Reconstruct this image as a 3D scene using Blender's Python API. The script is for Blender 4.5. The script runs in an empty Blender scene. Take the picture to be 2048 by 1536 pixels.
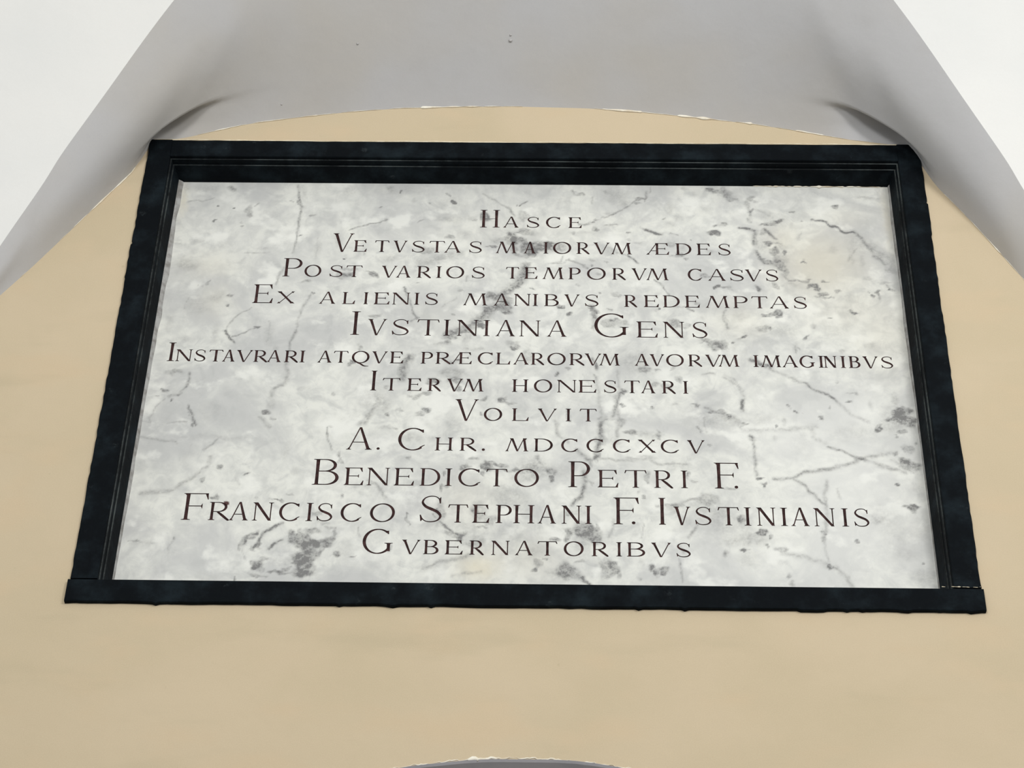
import bpy, math, random
import numpy as np
from mathutils import Matrix, Vector
from mathutils.geometry import delaunay_2d_cdt

random.seed(7)
rng = np.random.default_rng(11)
C = bpy.context.scene.collection
sc = bpy.context.scene

# ------------------------------------------------------------------ camera
FPX = 4556.0
PITCH, YAW, ROLL = 0.71325386, -0.02809074, 0.02744704
CAM = np.array([0.06669825, -3.56577937, 1.6])
cp, sp, cy, sy = math.cos(PITCH), math.sin(PITCH), math.cos(YAW), math.sin(YAW)
FW = np.array([sy * cp, cy * cp, sp]); RT = np.array([cy, -sy, 0.0]); UP = np.cross(RT, FW)
R2 = RT * math.cos(ROLL) + UP * math.sin(ROLL)
U2 = -RT * math.sin(ROLL) + UP * math.cos(ROLL)
cam = bpy.data.cameras.new('camera'); cam.sensor_width = 36.0; cam.lens = FPX / 2048 * 36.0
cam.clip_start = 0.05
camo = bpy.data.objects.new('camera', cam); C.objects.link(camo)
camo.matrix_world = Matrix(((R2[0], U2[0], -FW[0], CAM[0]), (R2[1], U2[1], -FW[1], CAM[1]),
                            (R2[2], U2[2], -FW[2], CAM[2]), (0, 0, 0, 1)))
sc.camera = camo

# ------------------------------------------------------------------ light
w = bpy.data.worlds.new('daylight'); sc.world = w; w.use_nodes = True
w.node_tree.nodes['Background'].inputs[0].default_value = (0.93, 0.97, 1.0, 1)
w.node_tree.nodes['Background'].inputs[1].default_value = 0.46
def area(name, loc, target, sx, sy_, power, col=(1, 1, 1)):
    l = bpy.data.lights.new(name, 'AREA'); l.shape = 'RECTANGLE'; l.size = sx; l.size_y = sy_
    l.energy = power; l.color = col
    o = bpy.data.objects.new(name, l); C.objects.link(o); o.location = loc
    o.rotation_euler = (Vector(target) - Vector(loc)).to_track_quat('-Z', 'Y').to_euler()
    return o
area('right_key_light', (2.7, -4.8, 5.4), (0, 0, 4.9), 1.2, 1.0, 114, (1.0, 0.99, 0.98))  # added key light from the right, out of view; no window stands here
area('left_fill_light', (-0.9, -5.2, 4.9), (0, 0, 4.9), 1.6, 1.0, 88, (1.0, 0.99, 0.98))  # added fill light, out of view, to balance the key
sc.view_settings.view_transform = 'Standard'; sc.view_settings.look = 'None'
sc.view_settings.gamma = 1.0; sc.view_settings.use_curve_mapping = False
sc.view_settings.exposure = 0.04

# ------------------------------------------------------------------ helpers
def plane_pt(px, py, Y=0.0):
    d = FW + R2 * (px - 1024) / FPX + U2 * (768 - py) / FPX
    t = (Y - CAM[1]) / d[1]
    return CAM + t * d

def lin(r, g, b):
    f = lambda c: (c / 255 / 12.92) if c / 255 <= 0.04045 else ((c / 255 + 0.055) / 1.055) ** 2.4
    return (f(r), f(g), f(b), 1)

class NT:
    def __init__(s, name, rough=0.8, spec=0.3):
        s.m = bpy.data.materials.new(name); s.m.use_nodes = True
        s.n = s.m.node_tree.nodes; s.l = s.m.node_tree.links
        s.b = s.n['Principled BSDF']; s.b.inputs['Roughness'].default_value = rough
        s.b.inputs['Specular IOR Level'].default_value = spec
        s.tc = s.n.new('ShaderNodeTexCoord')
    def mapping(s, scale):
        m = s.n.new('ShaderNodeMapping'); m.inputs['Scale'].default_value = scale
        s.l.new(s.tc.outputs['Object'], m.inputs[0]); return m.outputs[0]
    def noise(s, scale, detail=4, rough=0.55, vec=None, dist=0.0):
        t = s.n.new('ShaderNodeTexNoise'); t.inputs['Scale'].default_value = scale
        t.inputs['Detail'].default_value = detail; t.inputs['Roughness'].default_value = rough
        t.inputs['Distortion'].default_value = dist
        s.l.new(vec if vec is not None else s.tc.outputs['Object'], t.inputs['Vector'])
        return t.outputs['Fac']
    def rng(s, v, a, b, c=0.0, d=1.0):
        t = s.n.new('ShaderNodeMapRange'); t.inputs[1].default_value = a; t.inputs[2].default_value = b
        t.inputs[3].default_value = c; t.inputs[4].default_value = d; t.interpolation_type = 'SMOOTHSTEP'
        s.l.new(v, t.inputs[0]); return t.outputs[0]
    def math(s, op, a, b=None, clamp=False):
        t = s.n.new('ShaderNodeMath'); t.operation = op; t.use_clamp = clamp
        for i, v in enumerate((a, b)):
            if v is None: continue
            if isinstance(v, (int, float)): t.inputs[i].default_value = v
            else: s.l.new(v, t.inputs[i])
        return t.outputs[0]
    def mix(s, fac, a, b):
        t = s.n.new('ShaderNodeMix'); t.data_type = 'RGBA'
        if isinstance(fac, (int, float)): t.inputs[0].default_value = fac
        else: s.l.new(fac, t.inputs[0])
        for i, v in ((6, a), (7, b)):
            if isinstance(v, tuple): t.inputs[i].default_value = v
            else: s.l.new(v, t.inputs[i])
        return t.outputs[2]
    def attr(s, name):
        t = s.n.new('ShaderNodeAttribute'); t.attribute_name = name; return t.outputs['Fac']
    def color(s, c):
        if isinstance(c, tuple): s.b.inputs['Base Color'].default_value = c
        else: s.l.new(c, s.b.inputs['Base Color'])
    def bump(s, h, strength, dist):
        t = s.n.new('ShaderNodeBump'); t.inputs['Strength'].default_value = strength
        t.inputs['Distance'].default_value = dist
        s.l.new(h, t.inputs['Height']); s.l.new(t.outputs[0], s.b.inputs['Normal'])

# ------------------------------------------------------------------ materials
def mat_wall():
    s = NT('beige_plaster', 0.9, 0.15)
    big = s.rng(s.noise(2.6, 4, 0.5, dist=0.4), 0.35, 0.68)
    pink = s.rng(s.noise(4.3, 3, 0.5, s.mapping((1, 1, 2.2))), 0.5, 0.72)
    smear = s.rng(s.noise(3.0, 4, 0.55, s.mapping((0.7, 1, 3.0))), 0.55, 0.75)
    c = s.mix(big, lin(197, 181, 154), lin(191, 176, 148))
    c = s.mix(s.math('MULTIPLY', pink, 0.8), c, lin(198, 179, 150))
    c = s.mix(s.math('MULTIPLY', smear, 0.6), c, lin(182, 169, 142))
    grain = s.rng(s.noise(420, 2, 0.6), 0.3, 0.7)
    c = s.mix(s.math('MULTIPLY', grain, 0.16), c, lin(216, 202, 172))
    spots = s.rng(s.noise(38, 2, 0.5), 0.74, 0.80)
    c = s.mix(s.math('MULTIPLY', spots, 0.35), c, lin(172, 158, 128))
    s.color(c)
    h = s.math('ADD', s.noise(7, 3), s.math('MULTIPLY', s.noise(260, 3, 0.6), 0.03))
    s.bump(h, 0.35, 0.010)
    return s.m
def mat_white():
    s = NT('white_limewash', 0.9, 0.15)
    c = s.mix(s.rng(s.noise(1.8, 4), 0.35, 0.7), lin(229, 229, 226), lin(223, 224, 222))
    c = s.mix(s.math('MULTIPLY', s.rng(s.noise(400, 2), 0.3, 0.7), 0.12), c, lin(215, 215, 212))
    s.color(c)
    s.bump(s.math('ADD', s.noise(5, 4), s.math('MULTIPLY', s.noise(170, 3), 0.03)), 0.3, 0.012)
    return s.m
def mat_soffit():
    s = NT('shade_greyed_limewash', 0.88, 0.15)  # the vault's limewash, greyed so the colour carries part of the shade
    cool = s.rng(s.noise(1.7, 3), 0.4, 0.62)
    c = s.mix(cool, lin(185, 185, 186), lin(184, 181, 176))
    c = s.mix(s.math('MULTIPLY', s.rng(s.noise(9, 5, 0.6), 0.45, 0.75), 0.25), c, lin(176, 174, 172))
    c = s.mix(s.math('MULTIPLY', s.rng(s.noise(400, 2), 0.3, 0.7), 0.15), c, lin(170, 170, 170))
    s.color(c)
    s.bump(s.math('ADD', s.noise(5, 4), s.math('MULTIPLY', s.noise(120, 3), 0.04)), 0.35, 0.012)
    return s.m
def mat_black():
    s = NT('black_slate', 0.75, 0.07)
    n = s.rng(s.noise(14, 6, 0.65), 0.42, 0.8)
    c = s.mix(n, lin(7, 12, 16), lin(26, 35, 40))
    dust = s.rng(s.noise(30, 6, 0.7, s.mapping((1, 1, 1.0))), 0.62, 0.78)
    c = s.mix(s.math('MULTIPLY', dust, 0.34), c, lin(80, 88, 90))
    s.color(c)
    s.bump(s.noise(45, 5, 0.6), 0.4, 0.004)
    return s.m
def mat_marble():
    s = NT('veined_marble', 0.55, 0.3)
    cloud = s.rng(s.noise(5.5, 6, 0.6, dist=0.8), 0.38, 0.66)
    c = s.mix(cloud, lin(222, 223, 216), lin(192, 193, 191))
    patch = s.rng(s.noise(17, 5, 0.6, dist=1.0), 0.50, 0.72)
    c = s.mix(s.math('MULTIPLY', patch, 0.55), c, lin(172, 174, 173))
    mot = s.rng(s.noise(34, 5, 0.62, dist=0.6), 0.36, 0.66)
    c = s.mix(s.math('MULTIPLY', mot, 0.42), c, lin(180, 182, 180))
    lite = s.rng(s.noise(13, 4, 0.55, s.mapping((1, 1, 1.15))), 0.54, 0.68)
    c = s.mix(s.math('MULTIPLY', lite, 0.78), c, lin(230, 231, 225))
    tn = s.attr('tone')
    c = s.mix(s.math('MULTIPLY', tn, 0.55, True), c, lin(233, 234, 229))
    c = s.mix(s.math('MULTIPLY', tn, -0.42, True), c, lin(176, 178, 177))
    v = s.attr('vein')
    ragged = s.rng(s.noise(75, 5, 0.65), 0.25, 0.75, 0.45, 1.45)
    v = s.math('MULTIPLY', v, ragged, True); v = s.math('MULTIPLY', v, s.rng(s.noise(190, 4, 0.7), 0.3, 0.7, 0.7, 1.25), True); v = s.math('MINIMUM', s.math('MULTIPLY', v, 1.85), 0.92)
    c = s.mix(s.math('MULTIPLY', s.attr('warm'), 0.6, True), c, lin(214, 206, 182))
    c = s.mix(v, c, lin(104, 104, 104))
    fleck = s.rng(s.noise(48, 3, 0.55), 0.70, 0.78)
    c = s.mix(s.math('MULTIPLY', fleck, 0.30), c, lin(140, 140, 138))
    c = s.mix(s.math('MULTIPLY', s.rng(s.noise(500, 2), 0.3, 0.7), 0.10), c, lin(190, 192, 188))
    c = s.mix(s.attr('paint'), c, lin(78, 50, 48))
    s.color(c)
    s.bump(s.noise(220, 3), 0.12, 0.001)
    return s.m
def mat_plain(name, col, col2=None, rough=0.8, sc_=40):
    s = NT(name, rough, 0.2)
    s.color(s.mix(s.rng(s.noise(sc_, 4, 0.6), 0.35, 0.7), col, col2 or col))
    s.bump(s.noise(sc_ * 3, 3), 0.3, 0.002)
    return s.m
def mat_worn():
    s = NT('worn_black_edge', 0.6, 0.2)
    s.color(s.mix(s.rng(s.noise(7, 6, 0.75), 0.40, 0.70), lin(16, 20, 21), lin(74, 80, 79)))
    return s.m
M = dict(worn=mat_worn(), wall=mat_wall(), white=mat_white(), soffit=mat_soffit(), black=mat_black(), marble=mat_marble(),
         letter=mat_plain('dark_letter_paint', lin(42, 25, 25), lin(70, 47, 46), 0.85, 90),
         lip=mat_plain('cream_mortar_lit_edge', lin(226, 216, 192), lin(206, 192, 162), 0.9, 60),
         fleck=mat_plain('white_plaster_fleck', lin(240, 236, 222), lin(206, 192, 166), 0.9, 25),
         putty=mat_plain('grey_putty', lin(166, 166, 164), lin(128, 126, 122), 0.9, 40),
         niche=mat_plain('grey_niche_paint', lin(196, 195, 200), lin(184, 184, 190), 0.8, 8),
         floor=mat_plain('stone_floor', lin(176, 168, 156), lin(160, 152, 140), 0.6, 3),
         wood=mat_plain('grey_door_paint', lin(170, 168, 166), lin(158, 156, 154), 0.5, 12))

def mesh(name, verts, faces, mat, parent=None, smooth=False, **props):
    me = bpy.data.meshes.new(name); me.from_pydata([tuple(v) for v in verts], [], [tuple(f) for f in faces])
    me.materials.append(mat)
    if smooth: me.polygons.foreach_set('use_smooth', [True] * len(me.polygons))
    me.update()
    o = bpy.data.objects.new(name, me); C.objects.link(o)
    if parent is not None: o.parent = parent
    for k, v in props.items(): o[k] = v
    return o

def interp(P, t):                       # polyline by arc-length fraction
    P = np.array(P, float); d = np.r_[0, np.cumsum(np.linalg.norm(np.diff(P, axis=0), axis=1))]
    t = np.asarray(t) * d[-1]
    return np.stack([np.interp(t, d, P[:, i]) for i in range(P.shape[1])], -1)
def catmull(P, n):
    P = [np.array(p, float) for p in P]; P = [2 * P[0] - P[1]] + P + [2 * P[-1] - P[-2]]
    out = []
    for i in range(1, len(P) - 2):
        for k in range(n):
            t = k / n; a, b, c, d = P[i - 1:i + 3]
            out.append(0.5 * ((2 * b) + (-a + c) * t + (2 * a - 5 * b + 4 * c - d) * t * t + (-a + 3 * b - 3 * c + d) * t ** 3))
    out.append(P[-2]); return np.array(out)

# ------------------------------------------------------------------ vault and lunette
VR, ZS = 2.8, 4.4                       # main barrel vault: radius, springing height
def depth(z): return VR - math.sqrt(max(0.0, VR * VR - (z - ZS) ** 2))
# arch where the lunette soffit meets the wall (x, z), metres
ARCH = [(-1.36, 4.40), (-1.335, 4.52), (-1.27, 4.70), (-1.205, 4.82), (-1.139, 4.925), (-1.087, 5.004), (-1.052, 5.062),
        (-0.963, 5.211), (-0.905, 5.307), (-0.880, 5.375), (-0.872, 5.412), (-0.808, 5.418), (-0.792, 5.424), (-0.731, 5.446), (-0.653, 5.472),
        (-0.540, 5.494), (-0.430, 5.513), (-0.310, 5.527), (-0.18, 5.533), (-0.051, 5.536), (0.129, 5.531), (0.24, 5.520), (0.336, 5.507), (0.496, 5.483),
        (0.609, 5.458), (0.721, 5.430), (0.833, 5.414), (0.868, 5.37), (0.899, 5.286), (0.965, 5.176), (1.010, 5.092),
        (1.061, 4.995), (1.139, 4.88), (1.22, 4.77), (1.29, 4.65), (1.34, 4.52), (1.36, 4.40)]
# groin where the lunette cuts the barrel: half width as a function of height
GZ = [4.40, 4.60, 4.80, 5.008, 5.16, 5.242, 5.377, 5.50, 5.595, 5.72, 5.85, 5.97, 6.07, 6.13, 6.15]
GXv = [1.36, 1.305, 1.23, 1.141, 1.066, 1.027, 0.948, 0.872, 0.806, 0.71, 0.59, 0.445, 0.285, 0.13, 0.0]
_g = catmull(list(zip(GXv, GZ)), 10)
def gx(z): return float(np.interp(z, _g[:, 1], _g[:, 0]))
NTt = 240
A = interp(ARCH, np.linspace(0, 1, NTt + 1))
for _ in range(3): A[1:-1] = (A[:-2] + 2 * A[1:-1] + A[2:]) / 4
# parameter of the two frame-side corners in the arch
arc = np.array(ARCH); dl = np.r_[0, np.cumsum(np.linalg.norm(np.diff(arc, axis=0), axis=1))]; dl /= dl[-1]
tl, tr = dl[10], dl[26]
left = [(-gx(z), z) for z in np.linspace(4.4, 6.15, 120)]
gpts = np.array(left + [(-x, z) for x, z in left[::-1][1:]])
gd = np.r_[0, np.cumsum(np.linalg.norm(np.diff(gpts, axis=0), axis=1))]; gd /= gd[-1]
gcorner = float(np.interp(5.90, [z for _, z in left], gd[:120]))
ts = np.linspace(0, 1, NTt + 1)
gt = np.interp(ts, [0, tl, 0.5, tr, 1], [0, gcorner, 0.5, 1 - gcorner, 1])
Gc = np.stack([np.interp(gt, gd, gpts[:, 0]), np.interp(gt, gd, gpts[:, 1])], -1)
def smooth_curve(P, k):
    Q = P.copy()
    for _ in range(k): Q[1:-1] = (Q[:-2] + 2 * Q[1:-1] + Q[2:]) / 4
    return Q
As = smooth_curve(A, 120)
Ar = smooth_curve(A, 900) - As          # the soffit grows rounder away from the wall
wc = np.maximum(np.exp(-((ts - tl) / .045) ** 2), np.exp(-((ts - tr) / .045) ** 2))[:, None]
As = A + (As - A) * wc
NSs = 60
V, F = [], []
POCK = (.095, .135)
for i in range(NTt + 1):
    g = np.array([Gc[i, 0], -depth(Gc[i, 1]), Gc[i, 1]])
    for j in range(NSs + 1):
        s = (j / NSs) ** 1.3
        k = min(1.0, max(0.0, (s - POCK[0]) / (POCK[1] - POCK[0]))); k = k * k * (3 - 2 * k)
        a2 = A[i] * (1 - k) + As[i] * k
        ks = min(1.0, s / .55); a2 = a2 + Ar[i] * ks * ks * (3 - 2 * ks)
        # a shallow pocket was left in the plaster around each upper frame corner
        for tc_, wd_, am_ in ((tl + .004, .018, .024), (tr - .004, .022, .034)):
            u = (i / NTt - tc_) / wd_; b_ = am_ * math.exp(-u * u) * (1 - k) * min(1.0, s / .035)
            a2 = a2 + b_ * np.array([-.3 if tc_ < .5 else .3, .95])
        a = np.array([a2[0], 0.0, a2[1]])
        V.append(a * (1 - s) + g * s)
for i in range(NTt):
    for j in range(NSs):
        a = i * (NSs + 1) + j
        F.append((a, a + 1, a + NSs + 2, a + NSs + 1))
vault_V, vault_F = [], []
zrows = [z for z in np.linspace(4.4, 6.15, 120)] + [ZS + VR * math.sin(t) for t in np.linspace(math.asin(1.75 / VR), math.pi / 2, 40)[1:]]
for side in (-1, 1):
    base = len(vault_V); nx = 12
    for z in zrows:
        x0 = gx(z) if z < 6.15 else 0.0
        for k in range(nx + 1):
            vault_V.append((side * (x0 + (4.0 - x0) * (k / nx) ** 1.5), -depth(z), z))
    for r in range(len(zrows) - 1):
        for k in range(nx):
            a = base + r * (nx + 1) + k
            q = (a, a + 1, a + nx + 2, a + nx + 1)
            vault_F.append(q if side < 0 else q[::-1])
b0 = len(vault_V)                       # the far half of the barrel
far = [math.pi / 2 - k * math.pi / 2 / 24 for k in range(25)]
for t in far:
    for x in (-4.0, 4.0): vault_V.append((x, -VR - VR * math.cos(t), ZS + VR * math.sin(t)))
for r in range(24):
    a = b0 + 2 * r; vault_F.append((a, a + 1, a + 3, a + 2))
ceiling = mesh('ceiling', vault_V, vault_F, M['white'], smooth=True, kind='structure',
               label='white limewashed barrel vault on both sides of the lunette')
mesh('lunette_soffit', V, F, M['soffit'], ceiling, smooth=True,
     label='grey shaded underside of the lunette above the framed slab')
# little paint lumps on the soffit
def lump(c, r, seed, flat=0.5):
    rs = random.Random(seed); vs, fs = [], []
    for i in range(5):
        th = math.pi * i / 4
        for j in range(8):
            ph = 2 * math.pi * j / 8; q = r * (1 + 0.25 * (rs.random() - 0.5))
            vs.append((c[0] + q * math.sin(th) * math.cos(ph), c[1] + q * flat * math.cos(th), c[2] + q * math.sin(th) * math.sin(ph)))
    for i in range(4):
        for j in range(8):
            a = i * 8 + j; b = i * 8 + (j + 1) % 8; fs.append((a, b, b + 8, a + 8))
    return vs, fs

soffit = bpy.data.objects['lunette_soffit']
_V = np.array(V); _d = _V - CAM
_px = 1024 + FPX * (_d @ R2) / (_d @ FW); _py = 768 - FPX * (_d @ U2) / (_d @ FW)
for k_, (qx, qy, rr_) in enumerate(((1021, 77, .0045), (1026, 72, .003), (718, 88, .0032), (560, 208, .0022))):
    c_ = _V[np.argmin((_px - qx) ** 2 + (_py - qy) ** 2)]
    lv_, lf_ = lump((0, 0, 0), rr_, k_, .7)
    o_ = mesh('plaster_lump', lv_, lf_, M['soffit'], soffit, smooth=True); o_.location = c_
# ------------------------------------------------------------------ wall with plaque recess and lower arch
FX, FZ0, FZ1 = 0.875, 4.120, 5.408      # outer edge of the frame
NR, NZ = 1.05, 3.789 - 1.05             # lower arch radius, springing height
def wob(s, a=1.0):
    return a * (math.sin(s * 91.7) + 0.7 * math.sin(s * 211.3 + 1.3) + 0.5 * math.sin(s * 397.1 + .4)) / 2.2
pts2, edges2 = [], []
def loop(P):
    b = len(pts2); pts2.extend([Vector((float(x) * 10, float(z) * 10)) for x, z in P]); n = len(P)
    edges2.extend([(b + i, b + (i + 1) % n) for i in range(n)]); return list(range(b, b + n))
outer = [(float(x), float(z)) for x, z in A] + [(4.0, 4.4), (4.0, 0.0), (-4.0, 0.0), (-4.0, 4.4)]
hole1 = [(-FX + .02, FZ0 + .02), (FX - .02, FZ0 + .02), (FX - .02, FZ1 - .02), (-FX + .02, FZ1 - .02)]
arch_pts = []
for k in range(97):
    t = math.pi * k / 96; arch_pts.append(((NR + wob(t * 2, 0.0025)) * math.cos(t), NZ + (NR + wob(t * 2, 0.0025)) * math.sin(t)))
hole2 = [(NR, 0.001)] + arch_pts + [(-NR, 0.001)]
loop(outer); loop(hole1); loop(hole2)
f_outer = list(range(0, len(outer)))[::-1]
f1 = list(range(len(outer), len(outer) + 4)); f2 = list(range(len(outer) + 4, len(pts2)))
r = delaunay_2d_cdt(pts2, [], [f_outer, f1, f2], 0, 1e-6, True)
ov, of, oid = r[0], r[2], r[5]
wf = [tuple(f) for f, ids in zip(of, oid) if ids == [0] or tuple(ids) == (0,)]
wv = [(v.x / 10, 0.0, v.y / 10) for v in ov]
wall = mesh('wall_back', wv, wf, M['wall'], kind='structure',
            label='beige plastered end wall carrying the framed marble slab')
mesh('floor', [(-4, -7, 0), (4, -7, 0), (4, 0.6, 0), (-4, 0.6, 0)], [(0, 1, 2, 3)], M['floor'], kind='structure', label='stone floor below the wall')

# lower arched recess: lining, rim, closed grey panelled door
nv, nf = [], []
prof = [(0.0, 0.0), (0.002, -0.003), (0.005, 0.002), (0.007, 0.45)]
path = [(1, 0.0)] + [(None, math.pi * k / 96) for k in range(97)] + [(-1, 0.0)]
def nich(u, sgn, t):
    rr = NR + wob(t * 2, 0.0025) if sgn is None else NR
    if sgn is None: return ((rr - u) * math.cos(t), NZ + (rr - u) * math.sin(t))
    return (sgn * (NR - u), 0.0)
for sgn, t in path:
    for (u, yy) in prof:
        x, z = nich(u, sgn, t); nv.append((x, yy, z))
npf = len(prof)
for i in range(len(path) - 1):
    for j in range(npf - 1):
        a = i * npf + j; nf.append((a, a + npf, a + npf + 1, a + 1))
mesh('trim_1', nv, nf, M['niche'], kind='structure', label='grey painted lining of the arched opening below the slab')
dl_ = [(-NR + .007, 0.0)] + [((NR - .007) * math.cos(math.pi - math.pi * k / 40), NZ + (NR - .007) * math.sin(math.pi - math.pi * k / 40)) for k in range(41)] + [(NR - .007, 0.0)]
n = len(dl_)
door = mesh('door_1', [(x, .30, z) for x, z in dl_] + [(x, .34, z) for x, z in dl_],
            [tuple(range(n))[::-1], tuple(range(n, 2 * n))] + [(i, (i + 1) % n, n + (i + 1) % n, n + i) for i in range(n)], M['wood'], kind='structure', label='grey panelled door closing the arched opening')

# ------------------------------------------------------------------ ragged plaster edges
def bead(name, P3, rad, mat, seg=6, **props):
    """irregular bead along P3 (N,3) in the wall plane; rad (N,) radii; joined geometry"""
    vs, fs = [], []; Nn = len(P3)
    T = np.gradient(P3, axis=0); T /= np.linalg.norm(T, axis=1)[:, None]
    nrm = np.stack([-T[:, 2], 0 * T[:, 0], T[:, 0]], -1)
    for i in range(Nn):
        for k in range(seg):
            a = 2 * math.pi * k / seg
            vs.append(P3[i] + nrm[i] * rad[i] * math.cos(a) + np.array([0, -1, 0]) * rad[i] * 0.6 * math.sin(a))
    for i in range(Nn - 1):
        if rad[i] < 3e-4 and rad[i + 1] < 3e-4: continue
        for k in range(seg):
            a = i * seg + k; b = i * seg + (k + 1) % seg
            fs.append((a, b, b + seg, a + seg))
    return mesh(name, vs, fs, mat, smooth=True, **props)
def noise1(n, k, seed):
    rs = np.random.default_rng(seed); c = rs.random(n // k + 3)
    x = np.arange(n) / k; i = x.astype(int); f = x - i; f = f * f * (3 - 2 * f)
    return c[i] * (1 - f) + c[i + 1] * f
NB = 900
P = interp(ARCH, np.linspace(0.0, 1.0, NB)); xs = P[:, 0]
r1 = noise1(NB, 5, 1) * noise1(NB, 23, 2) * 2.0
amp = np.full(NB, 0.0006)
for x0, x1, a, hi in ((-1.01, -.90, .0026, 1), (-1.13, -1.02, .0012, 1), (-.73, -.50, .0016, 1), (-.26, -.03, .0034, 1), (.16, .25, .0032, 1), (.33, .50, .0044, 1),
                  (.60, .66, .0028, 1), (.90, 1.02, .0014, 1)):
    amp[(xs > x0) & (xs < x1)] = a
rad = np.clip(amp * r1, 0, .005)
P3 = np.stack([P[:, 0], np.full(NB, -0.001), P[:, 1]], -1)
bead('trim_2', P3, rad, M['fleck'], kind='structure', label='ragged white plaster flecks along the curved top edge of the wall')
NB = 500
xx = np.linspace(-.866, .825, NB)
zt = FZ1 + 0.0015 + (noise1(NB, 30, 5) - .5) * 0.003 + (noise1(NB, 7, 6) - .5) * 0.0012
rad = 0.0012 + 0.0022 * noise1(NB, 12, 7) * noise1(NB, 50, 8)
bead('trim_3', np.stack([xx, np.full(NB, -.0055), zt], -1), rad, M['lip'], kind='structure', label='raised plaster lip along the top of the black frame, its caught light coloured in cream')  # edge of the wall plaster, coloured lighter for the light it catches
# plaster along the lower arch
NB = 300
tt = np.linspace(.9, 2.24, NB); rr = NR + np.array([wob(t * 2, .0025) for t in tt])
am = np.where((tt > 1.50) & (tt < 1.66), .0042, .0014)
bead('trim_4', np.stack([rr * np.cos(tt), np.full(NB, -.001), NZ + rr * np.sin(tt)], -1), am * noise1(NB, 4, 15) * 1.3, M['fleck'], kind='structure',
     label='chipped white rim of the arched opening below the slab')

# ------------------------------------------------------------------ the plaque
plaque = bpy.data.objects.new('memorial_plaque', None); C.objects.link(plaque)
PZ = FZ0
plaque.location = (0, 0, PZ); plaque.empty_display_size = 0.2
plaque['label'] = 'veined white marble inscription slab in a moulded black stone frame on beige wall'
plaque['category'] = 'memorial plaque'

PROF = [(0.0, .03), (0.0, -.0055), (.0015, -.007), (.0505, -.007), (.052, -.0055), (.052, .001), (.0525, .0015), (.0555, .0015), (.0560, .002),
        (.0560, .0155), (.0565, .016), (.0595, .016), (.060, .0165), (.0605, .021), (.0665, .050), (.0665, .070)]
def rail(name, side, seed):
    """side: top / bottom / left / right"""
    n_ = 240; L = len(PROF); vs, fs = [], []
    j1 = noise1(n_ + 1, 3, seed) - .5; j2 = noise1(n_ + 1, 11, seed + 50) - .5; j3 = np.clip(noise1(n_ + 1, 2, seed + 90) - .8, 0, 1)
    zs_ = {'left': 5.075, 'right': 5.222}.get(side, 0)
    step = lambda z: 0 if not zs_ else (-1.0 if 0 < z - zs_ < .006 else (.7 if -.10 < z - zs_ <= 0 else 0))
    for i in range(n_ + 1):
        f = i / n_
        for q, (u, y) in enumerate(PROF):
            if side in ('top', 'bottom'):
                e = FX - u
                if u <= .0521 and y < .0: e = FX - .0525 if side == 'top' else FX + .004
                elif u <= .0521: e = FX - .053 if side == 'top' else FX + .003
                x = -e + 2 * e * f
                z = (FZ1 - u) if side == 'top' else (FZ0 + u)
                sg = 1 if side == 'top' else -1
            else:
                lo, hi = FZ0 + u, FZ1 - u
                if u <= .0521: lo, hi = FZ0 + .0555, FZ1 + (.001 if y < 0 else 0)
                z = lo + (hi - lo) * f
                x = (-1 if side == 'left' else 1) * (FX - u)
            yy = y
            if q < 3:
                d = (j1[i] * .0016 + j2[i] * .0012 + step(z) * .0022) * (1.0 if side != 'top' else .6)
                if side == 'bottom': d += j3[i] * .018 - .0005
                if side in ('left', 'right'): x += (1 if side == 'right' else -1) * d
                else: z += sg * d
            if side == 'bottom' and u <= .0521: yy -= .0022 * (y < 0)
            vs.append((x, yy, z - PZ))
    for i in range(n_):
        for q in range(L - 1):
            a = i * L + q
            fc = (a, a + 1, a + L + 1, a + L)
            if side in ('bottom', 'right'): fc = fc[::-1]
            fs.append(fc)
    fs.append(tuple(range(L))); fs.append(tuple(range(n_ * L, n_ * L + L))[::-1])
    o = mesh(name, vs, fs, M['black'], plaque)
    o.data.materials.append(M['worn'])
    for i in range(n_):
        for q in (6, 10): o.data.polygons[i * (L - 1) + q].material_index = 1
    return o
rail('frame_rail', 'top', 21).name = 'top_rail'
rail('frame_rail', 'bottom', 31).name = 'bottom_rail'
rail('side_stile', 'left', 41); rail('side_stile', 'right', 51)

# putty between slab and stiles
SY = .062                               # depth of the marble face
def putty(name, sgn, w0, seed, x_in, zlo, zhi, mat, flat=.004):
    n_ = 160; vs, fs = [], []; nn = noise1(n_ + 1, 6, seed) * .6 + noise1(n_ + 1, 23, seed + 1) * .8
    for i in range(n_ + 1):
        z = zlo + (zhi - zlo) * i / n_ - PZ; wv_ = w0 * (.45 + .8 * nn[i]) * (.25 + .85 * min(1, i / n_ * 1.5))
        vs += [(sgn * x_in, SY - flat - .004, z), (sgn * (x_in - wv_ * .6), SY - flat, z), (sgn * (x_in - wv_), SY + .0005, z), (sgn * x_in, SY + .001, z)]
    for i in range(n_):
        for q in range(3):
            a = 4 * i + q; fc = (a, a + 1, a + 5, a + 4)
            fs.append(fc if sgn < 0 else fc[::-1])
    fs += [(0, 1, 2, 3), (4 * n_ + 3, 4 * n_ + 2, 4 * n_ + 1, 4 * n_)]
    return mesh(name, vs, fs, mat, plaque, smooth=False)
putty('putty_joint', -1, .0075, 61, .8085, FZ0 + .067, FZ1 - .066, M['putty'])['label'] = 'grey putty joint along the left edge of the marble'
putty('putty_joint', 1, .0040, 71, .8085, FZ0 + .067, FZ1 - .066, M['putty'])['label'] = 'thin brownish putty joint along the right edge of the marble'

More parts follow.
